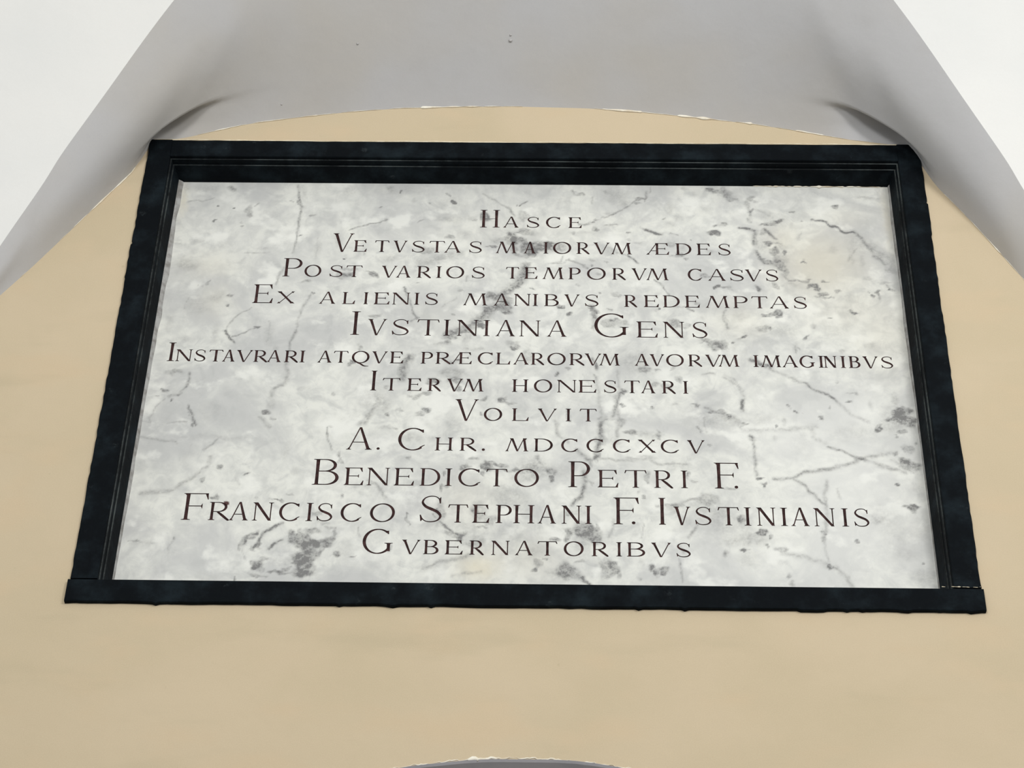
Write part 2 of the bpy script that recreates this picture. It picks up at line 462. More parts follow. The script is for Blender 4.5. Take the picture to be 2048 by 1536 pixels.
# ------------------------------------------------------------------ marks in the marble
def local(P): P = P.copy(); P[:, 2] -= PZ; return P
n_ = 90; xx = np.linspace(.800, .874, n_)
bead('joint_mortar', local(np.stack([xx, np.full(n_, -.0078), FZ0 + .0565 + (noise1(n_, 9, 81) - .5) * .0016], -1)), .0013 * noise1(n_, 5, 82) * noise1(n_, 17, 83) * 2.2,
     M['lip'], parent=plaque, label='cream mortar caught in the lower right frame joint')
n_ = 160; xx = np.linspace(.50, .798, n_)
bead('plaster_crumb', local(np.stack([xx, np.full(n_, SY - .001), FZ1 - .0672 + (noise1(n_, 6, 84) - .5) * .002], -1)), .0048 * noise1(n_, 4, 85) * noise1(n_, 14, 86) * 1.6,
     M['fleck'], parent=plaque, label='white plaster crumbs along the upper right edge of the marble')
TILE = dict(A=(220, 360, 4.096), B=(640, 360, 4.096), C=(1060, 360, 5.12), D=(1400, 360, 4.452), E=(220, 700, 3.2),
            F=(680, 700, 3.2), G=(1100, 700, 3.2), H=(1420, 680, 3.0125))
# blobs: tile -> x y rx ry strength(percent)
BLOBS = {
'A': '1020 240 12 9 65;878 215 8 8 55;850 338 6 6 45;1070 380 14 9 40;1070 350 10 12 20;1650 293 18 6 35;1555 455 9 9 50;1930 645 10 11 55;1480 182 8 7 30;1140 255 28 42 24;1550 180 14 22 30;720 490 40 28 12;650 700 70 45 16;580 690 30 60 10;800 840 15 15 32;750 865 15 15 22;985 955 32 18 36;970 1020 16 12 48;880 950 55 40 13;1590 832 55 9 28;1680 920 14 8 42;1200 1210 20 11 42;1920 775 75 26 26;700 1030 90 60 12;860 1270 30 60 14;620 1300 80 30 8;1010 75 40 25 24;1020 68 14 10 25;800 75 120 30 10;1300 1260 40 80 12;1360 1380 20 18 18;1250 560 60 10 10;950 530 60 60 6;1700 560 30 90 10;1590 100 30 60 8;480 1160 30 60 10;640 60 30 40 12',
'B': '1060 465 34 14 32;1100 187 15 10 62;663 95 7 6 55;500 220 14 10 32;895 187 10 10 24;770 165 15 20 15;1060 320 120 34 13;1080 200 140 60 8;1600 213 12 9 30;1355 300 45 38 46;1400 310 18 12 30;1260 328 14 10 32;1245 315 30 25 12;1660 290 50 48 22;1570 480 50 52 42;1470 500 65 24 18;1630 500 60 36 42;1600 560 40 50 30;1720 565 60 50 44;1740 605 35 20 40;1800 540 110 42 40;1900 545 110 40 36;1700 425 70 26 22;1560 440 30 20 25;1400 540 44 6 50;870 575 50 28 20;580 640 70 30 14;900 570 120 20 10;430 775 38 24 42;450 795 22 16 26;380 750 24 10 32;240 775 50 18 34;250 720 40 14 24;200 720 30 12 22;208 645 9 11 52;800 833 16 7 28;1650 820 30 50 40;1660 750 20 50 26;1600 865 42 26 42;1560 900 40 25 24;1480 965 70 28 26;1420 950 45 34 32;1390 970 18 22 20;1540 990 55 36 28;1500 1045 75 42 36;1440 1030 40 24 22;1400 1060 50 34 42;1360 1100 30 26 32;1530 1090 36 14 30;1290 1180 60 30 28;1325 1190 26 20 46;1170 1232 40 20 48;1120 1245 60 16 34;1060 1260 50 12 28;1100 1300 42 14 40;1050 1330 30 14 30;1010 1345 60 12 18;1200 1300 30 60 12;790 1130 22 9 42;440 1112 50 14 24;485 1105 14 12 30;410 1112 14 10 24;1080 1100 14 9 36;1575 1340 55 26 20;1605 1365 26 14 42;1750 888 16 8 36;1160 915 22 9 24;1980 1045 13 15 32;2020 1105 14 14 28;1700 1080 60 60 8;330 1360 18 34 20;690 1485 22 28 38;250 1500 28 15 44;1700 1430 50 50 22;640 90 240 40 8;250 80 60 30 14;580 75 30 20 14;1660 620 60 20 22;740 1480 30 14 26;1180 450 40 40 10;150 500 30 40 14;360 600 12 12 22',
'C': '520 150 45 14 26;440 120 20 25 18;880 150 110 80 13;760 110 30 20 18;970 250 70 50 14;1145 190 55 14 34;1190 195 12 34 34;1220 110 9 34 26;1105 230 34 9 24;640 425 26 12 50;700 405 34 8 42;755 385 24 10 28;820 350 40 22 16;650 500 24 26 30;680 522 32 12 36;820 465 60 6 26;560 545 100 18 9;440 535 28 7 28;1005 540 15 13 52;1010 608 22 8 22;1415 545 16 8 22;1365 383 16 9 32;1600 320 12 10 18;1430 290 40 50 14;1440 460 60 40 12;1500 380 60 30 10;1885 545 70 18 38;1890 458 16 12 30;1960 465 55 22 18;1640 617 11 10 55;1560 755 50 22 34;1480 775 70 10 24;1605 792 22 12 34;1460 650 40 26 20;1580 690 45 34 18;1850 740 34 24 18;800 700 70 50 13;1100 640 60 7 14;560 880 18 14 32;630 872 10 9 32;795 838 12 18 28;640 820 24 14 18;490 1070 16 22 24;690 960 24 16 22;870 1165 45 26 18;905 1190 55 12 30;1780 975 40 28 34;1815 1002 42 16 38;1900 1085 26 20 50;1955 1105 30 10 36;2020 1110 36 7 24;700 1168 22 8 34;655 1350 35 70 30;680 1345 34 20 24;650 1450 30 70 24;640 1300 40 20 24;320 1305 20 12 34;300 1285 14 12 24;385 1380 22 14 28;860 1432 32 12 40;800 1465 70 40 22;930 1465 60 36 24;830 1338 16 12 32;1320 1330 20 9 50;1280 1340 30 18 14;1560 1300 70 9 24;1710 1260 30 20 26;1500 1465 60 44 34;1600 1495 40 22 24;1780 1420 24 14 14;2000 1430 22 90 13;350 200 80 40 8;1880 120 60 30 20;1960 100 40 30 20;2010 180 30 40 18;1700 160 40 40 10;1560 90 30 14 18;1780 300 60 60 8;1000 820 60 20 10;360 1010 60 14 8',
'D': '100 95 50 22 34;220 112 60 26 20;290 185 45 22 26;250 150 70 30 14;440 170 36 26 34;410 210 26 14 28;455 285 16 38 40;440 360 18 24 32;500 185 30 14 18;1200 237 26 22 40;1215 220 14 10 20;830 288 20 12 50;690 362 58 20 48;640 385 40 16 34;570 392 30 9 42;590 310 80 30 10;900 365 14 8 30;130 475 56 16 40;215 400 34 16 22;130 405 13 12 26;560 470 28 34 28;600 565 30 22 50;500 530 26 60 20;560 600 50 60 10;540 705 22 12 44;590 732 44 20 34;660 645 38 45 38;745 645 16 34 34;700 735 52 46 32;750 720 50 60 14;730 790 40 26 30;750 830 20 26 24;720 590 50 40 14;785 888 18 7 40;930 740 18 12 46;940 720 14 10 18;1400 560 90 80 12;1180 620 40 30 10;1340 700 20 80 10;960 890 18 9 34;1120 905 32 9 42;1110 895 18 10 24;1000 945 48 22 52;965 960 18 22 38;1045 975 18 20 36;1090 1015 40 18 50;1060 1040 50 8 34;1150 1042 40 6 26;1230 990 26 13 34;1510 1000 15 11 38;1580 1000 14 32 38;1540 1040 20 18 44;1600 1040 10 30 20;1640 912 55 6 22;1700 975 26 8 38;1380 1190 42 12 48;1340 1180 24 6 28;1165 1232 20 9 46;690 1190 36 26 48;620 1200 65 14 38;700 1228 24 18 34;560 1325 52 22 26;620 1332 16 13 34;400 1392 30 13 52;350 1408 26 10 28;940 1405 20 16 40;960 1390 14 14 20;285 1442 16 7 40;130 1472 55 44 44;195 1468 34 45 38;50 1420 50 26 34;145 945 22 19 44;205 965 32 10 38;260 978 30 6 22;665 935 28 24 32;640 915 14 14 20;515 980 24 28 44;490 955 14 18 24;1340 1060 80 40 11;1520 1470 50 24 12;1270 1525 40 22 20;1010 1300 14 30 14;860 1490 12 50 12;1500 870 40 16 16;820 930 70 20 12;350 1180 60 60 6;1230 1330 120 70 6;1500 160 120 14 16;1560 260 120 40 6;750 1340 120 50 10;440 1350 60 40 8',
'E': '410 140 58 18 24;355 265 22 12 42;290 295 10 10 26;405 325 7 10 55;543 475 7 14 40;510 410 8 10 26;1040 345 22 34 14;1005 403 30 14 48;1045 435 22 9 28;1430 290 11 9 26;1240 250 26 12 13;640 400 60 60 6;420 585 7 7 42;490 690 40 60 6;600 830 14 20 34;705 742 16 13 34;873 790 22 6 34;825 840 10 20 14;1422 490 14 5 26;1460 680 8 26 34;1465 715 22 12 28;660 935 32 10 36;690 950 20 10 24;1085 960 26 8 38;1040 955 20 8 20;1485 930 8 9 30;1160 915 16 5 28;950 950 16 9 20;165 1222 14 9 32;215 1240 60 10 14;410 1198 13 7 36;890 1190 42 9 38;850 1225 16 26 30;830 1260 10 14 26;960 1240 16 24 36;920 1272 10 8 26;1170 1200 26 36 44;1230 1225 50 34 42;1300 1168 46 16 38;1220 1165 12 22 28;1340 1245 60 20 42;1280 1260 50 30 44;1400 1222 34 14 38;1440 1165 10 38 30;1410 1140 22 10 20;1270 1315 60 26 46;1205 1335 46 38 40;1240 1380 52 44 40;1350 1290 12 32 34;1220 1430 54 22 42;1290 1400 30 30 26;975 1330 24 12 22;930 1375 30 30 44;915 1400 14 10 40;962 1390 15 22 28;1060 1415 52 8 44;1110 1432 32 11 40;1100 1350 80 20 10;1130 1400 18 12 30;940 1440 50 6 34;1440 1300 26 18 30;1445 1310 10 8 24;1555 1318 22 6 40;808 1458 8 14 36;1315 1052 42 14 24;1370 1105 34 14 24;1500 1280 60 40 7;700 560 240 14 8;180 740 80 40 6;620 1450 60 24 7;1180 770 30 20 8;1130 640 20 60 8',
'F': '600 200 42 22 38;740 195 42 20 34;720 150 70 34 20;750 245 26 16 40;530 285 60 13 30;470 300 40 8 20;300 240 26 12 34;925 320 15 13 42;1035 325 36 18 42;1080 348 44 8 28;1020 315 16 12 20;555 388 22 15 46;575 380 10 8 20;510 415 28 14 24;308 420 11 12 42;385 390 24 8 24;220 310 90 60 13;270 370 44 44 16;910 410 10 9 30;300 490 44 9 18;350 495 16 9 24;720 480 50 50 10;440 560 52 26 13;442 692 12 9 36;850 695 34 5 28;935 740 34 26 52;960 725 30 12 34;1030 740 44 13 42;1090 768 60 9 30;800 752 24 15 40;905 790 12 15 46;658 790 11 10 46;650 885 14 22 34;690 878 14 9 30;1190 790 70 60 15;1350 778 36 18 36;1355 828 15 14 55;1370 800 9 22 30;1240 720 70 50 12;1300 770 140 40 12;130 875 60 16 13;1060 930 80 60 14;640 1050 18 60 22;620 1040 12 16 26;435 1080 6 36 32;740 1172 60 14 26;770 1200 15 15 36;880 1035 46 55 24;855 1035 22 14 32;960 1090 36 22 24;910 1127 34 7 34;830 1150 110 60 9;1460 1045 34 15 28;600 1100 60 60 6;870 1230 46 34 22;800 1230 30 20 16;80 1317 13 5 42;1370 1208 40 13 34;1450 1190 18 34 32;1470 1170 14 18 20;1560 1150 60 40 24;1310 1342 12 8 36;1260 1370 20 26 26;1250 1412 15 10 36;1350 1420 20 14 16;1440 1410 50 40 26;1480 1450 60 24 20;1545 1352 30 10 42;1240 1300 40 40 14;560 1380 80 30 9;1180 990 60 60 10;480 850 60 20 12;560 560 80 30 8;1100 1180 120 60 8',
'G': '50 150 9 14 44;115 125 13 10 30;600 130 36 16 34;630 120 14 10 20;540 75 100 60 14;690 135 22 8 28;790 120 15 13 24;825 190 26 20 34;740 230 32 22 28;665 225 28 16 28;470 272 20 10 46;460 352 17 8 46;648 373 10 6 42;120 420 18 44 24;400 440 60 10 14;340 430 26 20 20;460 465 34 22 24;520 525 42 14 40;535 545 26 9 28;640 540 60 20 16;690 540 12 26 26;912 345 15 8 36;934 355 15 10 42;1020 395 16 8 36;1100 398 34 18 28;1150 420 16 12 36;1130 430 50 16 16;1240 485 16 10 30;800 350 22 10 16;302 665 9 42 28;275 745 12 24 28;325 580 30 30 22;410 590 40 30 14;1025 607 17 8 34;520 700 30 8 22;620 822 15 36 28;560 907 9 8 26;600 942 12 11 32;265 850 16 12 20;885 810 11 22 32;920 842 18 9 22;1150 882 56 9 22;820 995 46 10 34;790 1020 34 26 14;1010 960 66 34 22;960 990 50 40 12;1060 1060 80 60 15;1220 1085 30 26 40;1240 1100 40 40 18;210 1150 60 34 22;265 1180 50 40 26;290 1210 34 30 24;300 1130 9 22 30;200 1240 40 60 12;370 1400 46 50 28;400 1375 30 22 24;435 1430 14 34 30;350 1370 60 20 14;100 1420 60 50 22;650 1388 20 18 44;655 1412 14 14 34;685 1422 15 18 46;735 1412 25 22 46;710 1395 14 8 28;580 1470 16 11 18;1130 1300 16 16 24;1240 1277 34 8 30;580 1350 12 24 14;1150 1170 90 60 8;860 1100 40 40 10;840 740 60 30 12;620 690 60 12 18;1100 470 100 40 8;960 460 100 100 6;200 1040 40 40 10;1160 1230 40 20 10',
'H': '845 376 17 6 46;860 325 32 5 26;770 260 14 5 18;465 392 12 9 36;505 432 12 8 46;478 410 6 6 18;655 470 16 12 50;718 405 8 8 24;965 390 15 26 16;1115 355 20 26 18;1160 425 60 22 44;1140 465 44 32 44;1200 490 46 30 40;1080 478 34 12 34;1100 450 70 50 14;1015 540 20 20 46;1030 525 10 12 20;1120 580 9 11 46;1160 555 34 12 28;1190 660 36 22 26;1110 682 11 15 44;1175 735 38 20 44;1200 765 55 30 26;1230 755 30 14 28;1235 625 8 10 30;403 524 8 8 52;440 490 10 18 18;385 592 12 15 15;905 716 26 9 44;295 835 21 6 46;325 882 11 14 34;310 870 10 6 18;685 1157 12 8 46;680 1195 10 17 24;1125 878 14 10 46;1210 1000 42 12 40;1220 1012 20 22 38;1020 1085 24 24 16;877 1212 12 10 32;310 1160 30 14 50;275 1162 20 6 28;370 1190 13 12 40;345 1240 8 14 30;260 1200 70 34 18;205 1265 26 6 36;100 1290 20 12 20;430 1265 34 14 28;720 1360 16 12 42;470 1420 8 16 26;500 1472 16 16 22;430 1340 20 14 14;230 1330 60 40 10;1280 1130 40 90 9;1250 900 30 60 10;1180 1290 70 30 9;1290 1440 60 40 12;1285 1350 8 8 34;300 490 120 40 9;870 560 120 50 8;1100 520 100 30 13;560 620 50 80 6;1050 1060 80 60 8;1150 1180 80 60 7;140 60 60 30 8;1120 80 60 60 8'}
# veins: tile -> width strength : points
VEINS = {
'A': '3 26:1540 40 1560 180 1572 250 1540 420 1500 600;3 22:1430 720 1400 760 1360 850;3 20:1660 920 1560 1080 1510 1250 1470 1360 1440 1520;3 48:940 1230 975 1280 1010 1325;2 30:1010 1282 1100 1250 1200 1208;2 20:1150 1050 1050 1100 990 1160 950 1220;2 18:640 180 700 165 760 170 860 150;1.5 15:1100 600 1320 600;2 24:1185 215 1215 190;2 12:640 960 600 1060;2 10:430 500 600 530;2 12:1700 480 1690 640;2 14:1310 1150 1290 1330',
'B': '2 32:240 410 280 395 370 372 450 350 550 325;1.5 24:815 350 855 322;2 38:1030 105 1065 132;2 42:1635 210 1700 172;3 20:1340 110 1440 180 1550 240 1600 300;2 24:1530 440 1640 420 1710 405;14 14:820 685 1000 640 1150 600;2 18:1210 780 1190 830;11 32:1690 700 1665 800 1600 860 1540 910 1460 970;13 32:1390 1070 1320 1140 1230 1195 1130 1240 1040 1275;4 15:1200 1260 1180 1320;3 30:690 880 720 950 745 1010 765 1090 790 1130 740 1165;2 14:1120 960 1000 1040;3 24:330 1360 320 1400;5 14:1330 1380 1180 1390;2 18:1000 620 1100 612 1180 600;2 20:1870 690 1990 680 2040 640',
'C': '3 24:430 110 460 150 550 152;3 24:760 390 850 340 950 300 1080 220;4 26:520 460 620 440;4 52:1185 505 1240 522 1300 552 1355 560;3 16:1130 480 1190 505;3 44:1010 775 1050 810 1100 855;3 20:880 750 950 758 1010 775;2 22:190 862 310 830 340 775;3 25:370 815 460 840 540 870 590 905;2.5 30:1280 1030 1340 1075 1400 1140 1440 1180;3 40:1610 1310 1670 1345;2 22:1440 540 1520 560;3 22:1190 120 1195 180;2 22:20 1095 50 1115;2 18:650 180 640 240',
'D': '4 52:350 425 420 437 490 450;4 14:480 260 560 290 620 320;5 30:500 450 480 510 486 575;4 42:570 440 620 480 670 522;5 34:500 640 520 700 570 742 650 752;3 30:730 845 790 890 880 898 960 905;3.2 52:990 355 1060 368 1115 375 1150 402 1230 428 1280 465 1370 468;6 28:1370 468 1430 510 1500 600 1560 680 1660 750;16 14:1500 590 1580 640 1690 730 1690 800;3 14:1320 720 1370 630 1400 600;3 22:225 1160 212 1250 240 1330;2 20:1000 1290 1022 1322;2 22:860 1480 852 1530;5 16:410 200 450 280 440 360;3 26:530 400 600 385;3 20:640 560 720 570;4 18:1600 700 1690 690;2 12:880 520 895 450;5 12:1440 680 1450 760;3 18:1650 930 1720 990',
'E': '3 26:515 140 490 230 440 280 375 302;2 36:330 250 365 270;2 16:200 450 262 462 252 425 290 370 340 320;2.5 34:495 355 515 410 540 450 545 485;2 18:370 470 490 462;5 18:1130 80 1135 200 1050 250 1030 300;4 18:955 425 985 450 1020 500;5 17:200 912 300 905 400 900 450 862 540 810 620 740 650 680;2 24:1395 490 1402 570 1412 640;5 20:1600 480 1680 400 1710 300;2 12:380 1300 370 1260 410 1200;4 42:945 1172 880 1195 850 1235;4 42:1095 1108 1040 1130 990 1165 960 1215 920 1272;3 44:1100 1215 1045 1238 1012 1270;2 26:110 1218 180 1225;2 12:870 1230 850 1280 870 1340;3 24:1640 870 1690 850;4 14:180 560 300 570 420 590;3 16:600 640 700 560;4 22:1150 1200 1150 1160;4 12:450 860 500 820',
'F': '11 34:450 45 415 80 405 130 395 180;5 24:760 60 700 82;5 18:190 430 150 480;6 22:1255 685 1300 745 1345 785;4 18:190 830 240 860 265 900 280 950;4 34:640 1105 700 1155 770 1192;6 18:540 1395 620 1358 740 1338 840 1312;4 24:1490 1415 1550 1465;3 26:600 1050 610 1080;4 14:720 1440 900 1420;3 22:310 1290 330 1250;2 18:120 1130 120 1200',
'G': '4 42:270 55 305 120;5 30:440 280 432 350 402 425;4 14:300 180 312 330 332 410;3 14:438 130 440 280;3 16:980 152 1050 155;4 15:1110 170 1200 230 1242 300;5 42:1238 325 1228 380;4 22:990 368 1100 405 1240 482;3 36:940 495 962 527;5 16:30 460 50 530 110 590;5 24:175 640 220 680 265 712;6 34:322 460 318 530 308 610 292 700;4 18:310 695 440 702 560 700 650 690;4 20:640 700 700 730 800 720 880 728;6 34:222 780 222 870 195 935 145 985;4 20:680 1000 800 985 960 948;4 20:945 1115 915 1160 890 1205;3 15:415 1080 380 1200;3 24:150 1430 195 1462;4 48:205 1455 258 1502;2.5 24:828 1340 845 1480;3 16:1000 530 990 440;3 22:275 160 300 190;3 20:160 1110 280 1180;2 14:600 1110 590 1200;5 18:420 300 440 440 430 560;4 13:860 1290 820 1250',
'H': '6 44:245 118 300 140 360 160;4 16:360 175 460 215 560 260;3.5 34:560 258 620 290 700 328 760 368;4 14:760 370 860 460 960 500;7 13:200 545 400 540 560 530 640 520;6 13:610 540 625 590 700 620;3 30:715 642 800 668 910 716;5 18:910 716 1020 690 1110 678;5 20:910 716 1040 760 1180 800;5 24:905 720 830 748 700 782 560 800 490 832 385 835;4 26:500 838 580 880 640 960 692 992;5 18:706 850 690 960 708 1100 685 1190;3 13:765 895 780 960;4 20:262 605 275 720 280 820;5 32:243 578 262 605;6 13:440 1280 580 1310 720 1358;5 18:760 1368 830 1440 860 1490;5 14:200 545 160 500;3 13:90 210 160 250 200 310;2 14:520 20 540 60;4 14:1100 720 1230 800;3 12:690 1200 720 1340;4 22:130 460 190 510'}
def to_plane(tile, x, y):
    ox, oy, s = TILE[tile]; p = plane_pt(ox + x / s, oy + y / s, SY); return p[0], p[2]
def vnoise(X, Z, scale, seed):
    rs = np.random.default_rng(seed); g = rs.random((256, 256))
    x = X * scale + 40; z = Z * scale + 40; i = np.floor(x).astype(int); j = np.floor(z).astype(int)
    fx = x - i; fz = z - j; fx = fx * fx * (3 - 2 * fx); fz = fz * fz * (3 - 2 * fz)
    i %= 255; j %= 255
    return (g[i, j] * (1 - fx) + g[i + 1, j] * fx) * (1 - fz) + (g[i, j + 1] * (1 - fx) + g[i + 1, j + 1] * fx) * fz - .5
def marks(X, Z):
    """X, Z: vertex positions on the marble; returns vein, warm, paint"""
    wx = X + .010 * vnoise(X, Z, 55, 1) + .006 * vnoise(X, Z, 150, 2)
    wz = Z + .010 * vnoise(X, Z, 55, 3) + .006 * vnoise(X, Z, 150, 4)
    tx = X + .006 * vnoise(X, Z, 60, 5) + .003 * vnoise(X, Z, 170, 6)
    tz = Z + .006 * vnoise(X, Z, 60, 7) + .003 * vnoise(X, Z, 170, 8)
    keep = np.ones_like(X)
    for tile, txt in BLOBS.items():
        s = TILE[tile][2]
        for b in txt.split(';'):
            x, y, rx, ry, st = [float(q) for q in b.split()]
            cx_, cz_ = to_plane(tile, x, y); rx = max(rx / s, 2.4) / 965 * 1.1; rz = max(ry / s, 1.9) / 740 * 1.1
            m = (abs(wx - cx_) < rx * 1.8) & (abs(wz - cz_) < rz * 1.8)
            q = np.sqrt(((wx[m] - cx_) / rx) ** 2 + ((wz[m] - cz_) / rz) ** 2)
            soft = st < 20
            f = np.clip((1.7 - q) / 1.5, 0, 1) if soft else np.clip((1.3 - q) / .6, 0, 1)
            f = f * f * (3 - 2 * f)
            keep[m] *= 1 - f * st / 100 * (.95 if soft else .9)
    for tile, txt in VEINS.items():
        s = TILE[tile][2]
        for b in txt.split(';'):
            h, pts_ = b.split(':'); wd, st = [float(q) for q in h.split()]; pp = [float(q) for q in pts_.split()]
            P = [to_plane(tile, pp[i], pp[i + 1]) for i in range(0, len(pp), 2)]
            hw = wd / 1000 * .9
            for (ax, az), (bx, bz) in zip(P[:-1], P[1:]):
                m = (tx > min(ax, bx) - .012) & (tx < max(ax, bx) + .012) & (tz > min(az, bz) - .012) & (tz < max(az, bz) + .012)
                X_, Z_ = tx[m], tz[m]; L2 = (bx - ax) ** 2 + (bz - az) ** 2
                t = np.clip(((X_ - ax) * (bx - ax) + (Z_ - az) * (bz - az)) / L2, 0, 1)
                d = np.hypot(X_ - ax - t * (bx - ax), Z_ - az - t * (bz - az))
                f = np.exp(-(d / max(hw, .0016)) ** 2)
                keep[m] = np.minimum(keep[m], 1 - f * min(.9, st / 100 * 1.25))
    vein = 1 - keep
    warm = np.zeros_like(X)
    for px, py, rx, ry, st in ((1640, 530, 90, 75, .8), (1570, 480, 50, 40, .5), (1700, 620, 100, 60, .35), (1760, 660, 70, 90, .35), (955, 1135, 38, 26, 1.1), (985, 1130, 30, 30, .6),
                               (930, 1000, 60, 50, .25), (1480, 640, 60, 40, .3), (1775, 440, 12, 70, .6), (366, 400, 8, 40, .7), (420, 530, 60, 30, .3), (1690, 440, 60, 30, .25),
                               (1060, 1120, 60, 40, .3), (870, 640, 60, 40, .1), (430, 600, 40, 40, .25), (1050, 460, 200, 40, .1)):
        c_ = plane_pt(px, py, SY); q = ((wx - c_[0]) / (rx / 965)) ** 2 + ((wz - c_[2]) / (ry / 740)) ** 2
        warm = np.maximum(warm, st * np.exp(-q))
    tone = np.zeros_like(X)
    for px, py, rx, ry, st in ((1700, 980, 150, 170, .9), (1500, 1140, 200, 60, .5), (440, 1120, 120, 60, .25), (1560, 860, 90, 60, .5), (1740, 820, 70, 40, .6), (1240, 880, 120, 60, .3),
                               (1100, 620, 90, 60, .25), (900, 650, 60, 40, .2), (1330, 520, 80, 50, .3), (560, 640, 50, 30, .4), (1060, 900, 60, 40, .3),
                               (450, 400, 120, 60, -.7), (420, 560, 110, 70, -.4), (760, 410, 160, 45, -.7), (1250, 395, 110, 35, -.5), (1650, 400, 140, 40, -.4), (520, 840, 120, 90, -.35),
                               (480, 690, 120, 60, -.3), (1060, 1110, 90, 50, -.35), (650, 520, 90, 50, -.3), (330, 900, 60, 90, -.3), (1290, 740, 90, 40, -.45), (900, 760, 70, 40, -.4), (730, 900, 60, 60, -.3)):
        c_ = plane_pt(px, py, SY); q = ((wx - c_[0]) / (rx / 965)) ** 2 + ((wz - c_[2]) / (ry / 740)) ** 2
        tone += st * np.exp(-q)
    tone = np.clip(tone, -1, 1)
    paint = np.zeros_like(X)
    c_ = plane_pt(452.5, 1006.5, SY); q = np.hypot((X - c_[0]) / .0062, (Z - c_[2]) / .0058)
    paint = np.maximum(paint, np.clip((1.15 - q) / .3, 0, 1))
    return vein, warm, paint, tone

# ------------------------------------------------------------------ Roman lettering
# every glyph: list of polygons in metres, box (0..W, 0..h); T thick stroke, t thin stroke
def g_stem(x, y0, y1, w):
    m = (y0 + y1) / 2
    return [(x - w * .52, y0), (x + w * .52, y0), (x + w * .46, m), (x + w * .54, y1), (x - w * .54, y1), (x - w * .46, m)]
def g_serif(x, y, w, e, ts, d):         # d=+1 foot, -1 head
    hw = w / 2 + e
    p = [(x - hw, y), (x + hw, y), (x + hw, y + d * ts * .7), (x + w / 2 + e * .12, y + d * ts * 1.5), (x + w / 2 - w * .1, y + d * ts * 3.2),
         (x - w / 2 + w * .1, y + d * ts * 3.2), (x - w / 2 - e * .12, y + d * ts * 1.5), (x - hw, y + d * ts * .7)]
    return p
def g_diag(x0, y0, x1, y1, w0, w1=None):
    w1 = w0 if w1 is None else w1
    return [(x0 - w0 / 2, y0), (x0 + w0 / 2, y0), (x1 + w1 / 2, y1), (x1 - w1 / 2, y1)]
def g_bar(x0, x1, y, t): return [(x0, y - t / 2), (x1, y - t / 2), (x1, y + t / 2), (x0, y + t / 2)]
def g_ribbon(P, Wd):
    P = np.array(P, float); T_ = np.gradient(P, axis=0); T_ /= np.linalg.norm(T_, axis=1)[:, None] + 1e-12
    N_ = np.stack([-T_[:, 1], T_[:, 0]], -1); Wd = np.array(Wd)[:, None] / 2
    a, b = P + N_ * Wd, P - N_ * Wd
    return [[tuple(a[i]), tuple(a[i + 1]), tuple(b[i + 1]), tuple(b[i])] for i in range(len(P) - 1)]
def g_arc(cx_, cy_, rx, ry, a0, a1, T, t, n=20, stress=0.0, power=1.6):
    A_ = np.radians(np.linspace(a0, a1, n))
    P = [(cx_ + rx * math.cos(a), cy_ + ry * math.sin(a)) for a in A_]
    Wd = [t + (T - t) * abs(math.cos(a - stress)) ** power for a in A_]
    return g_ribbon(P, Wd)
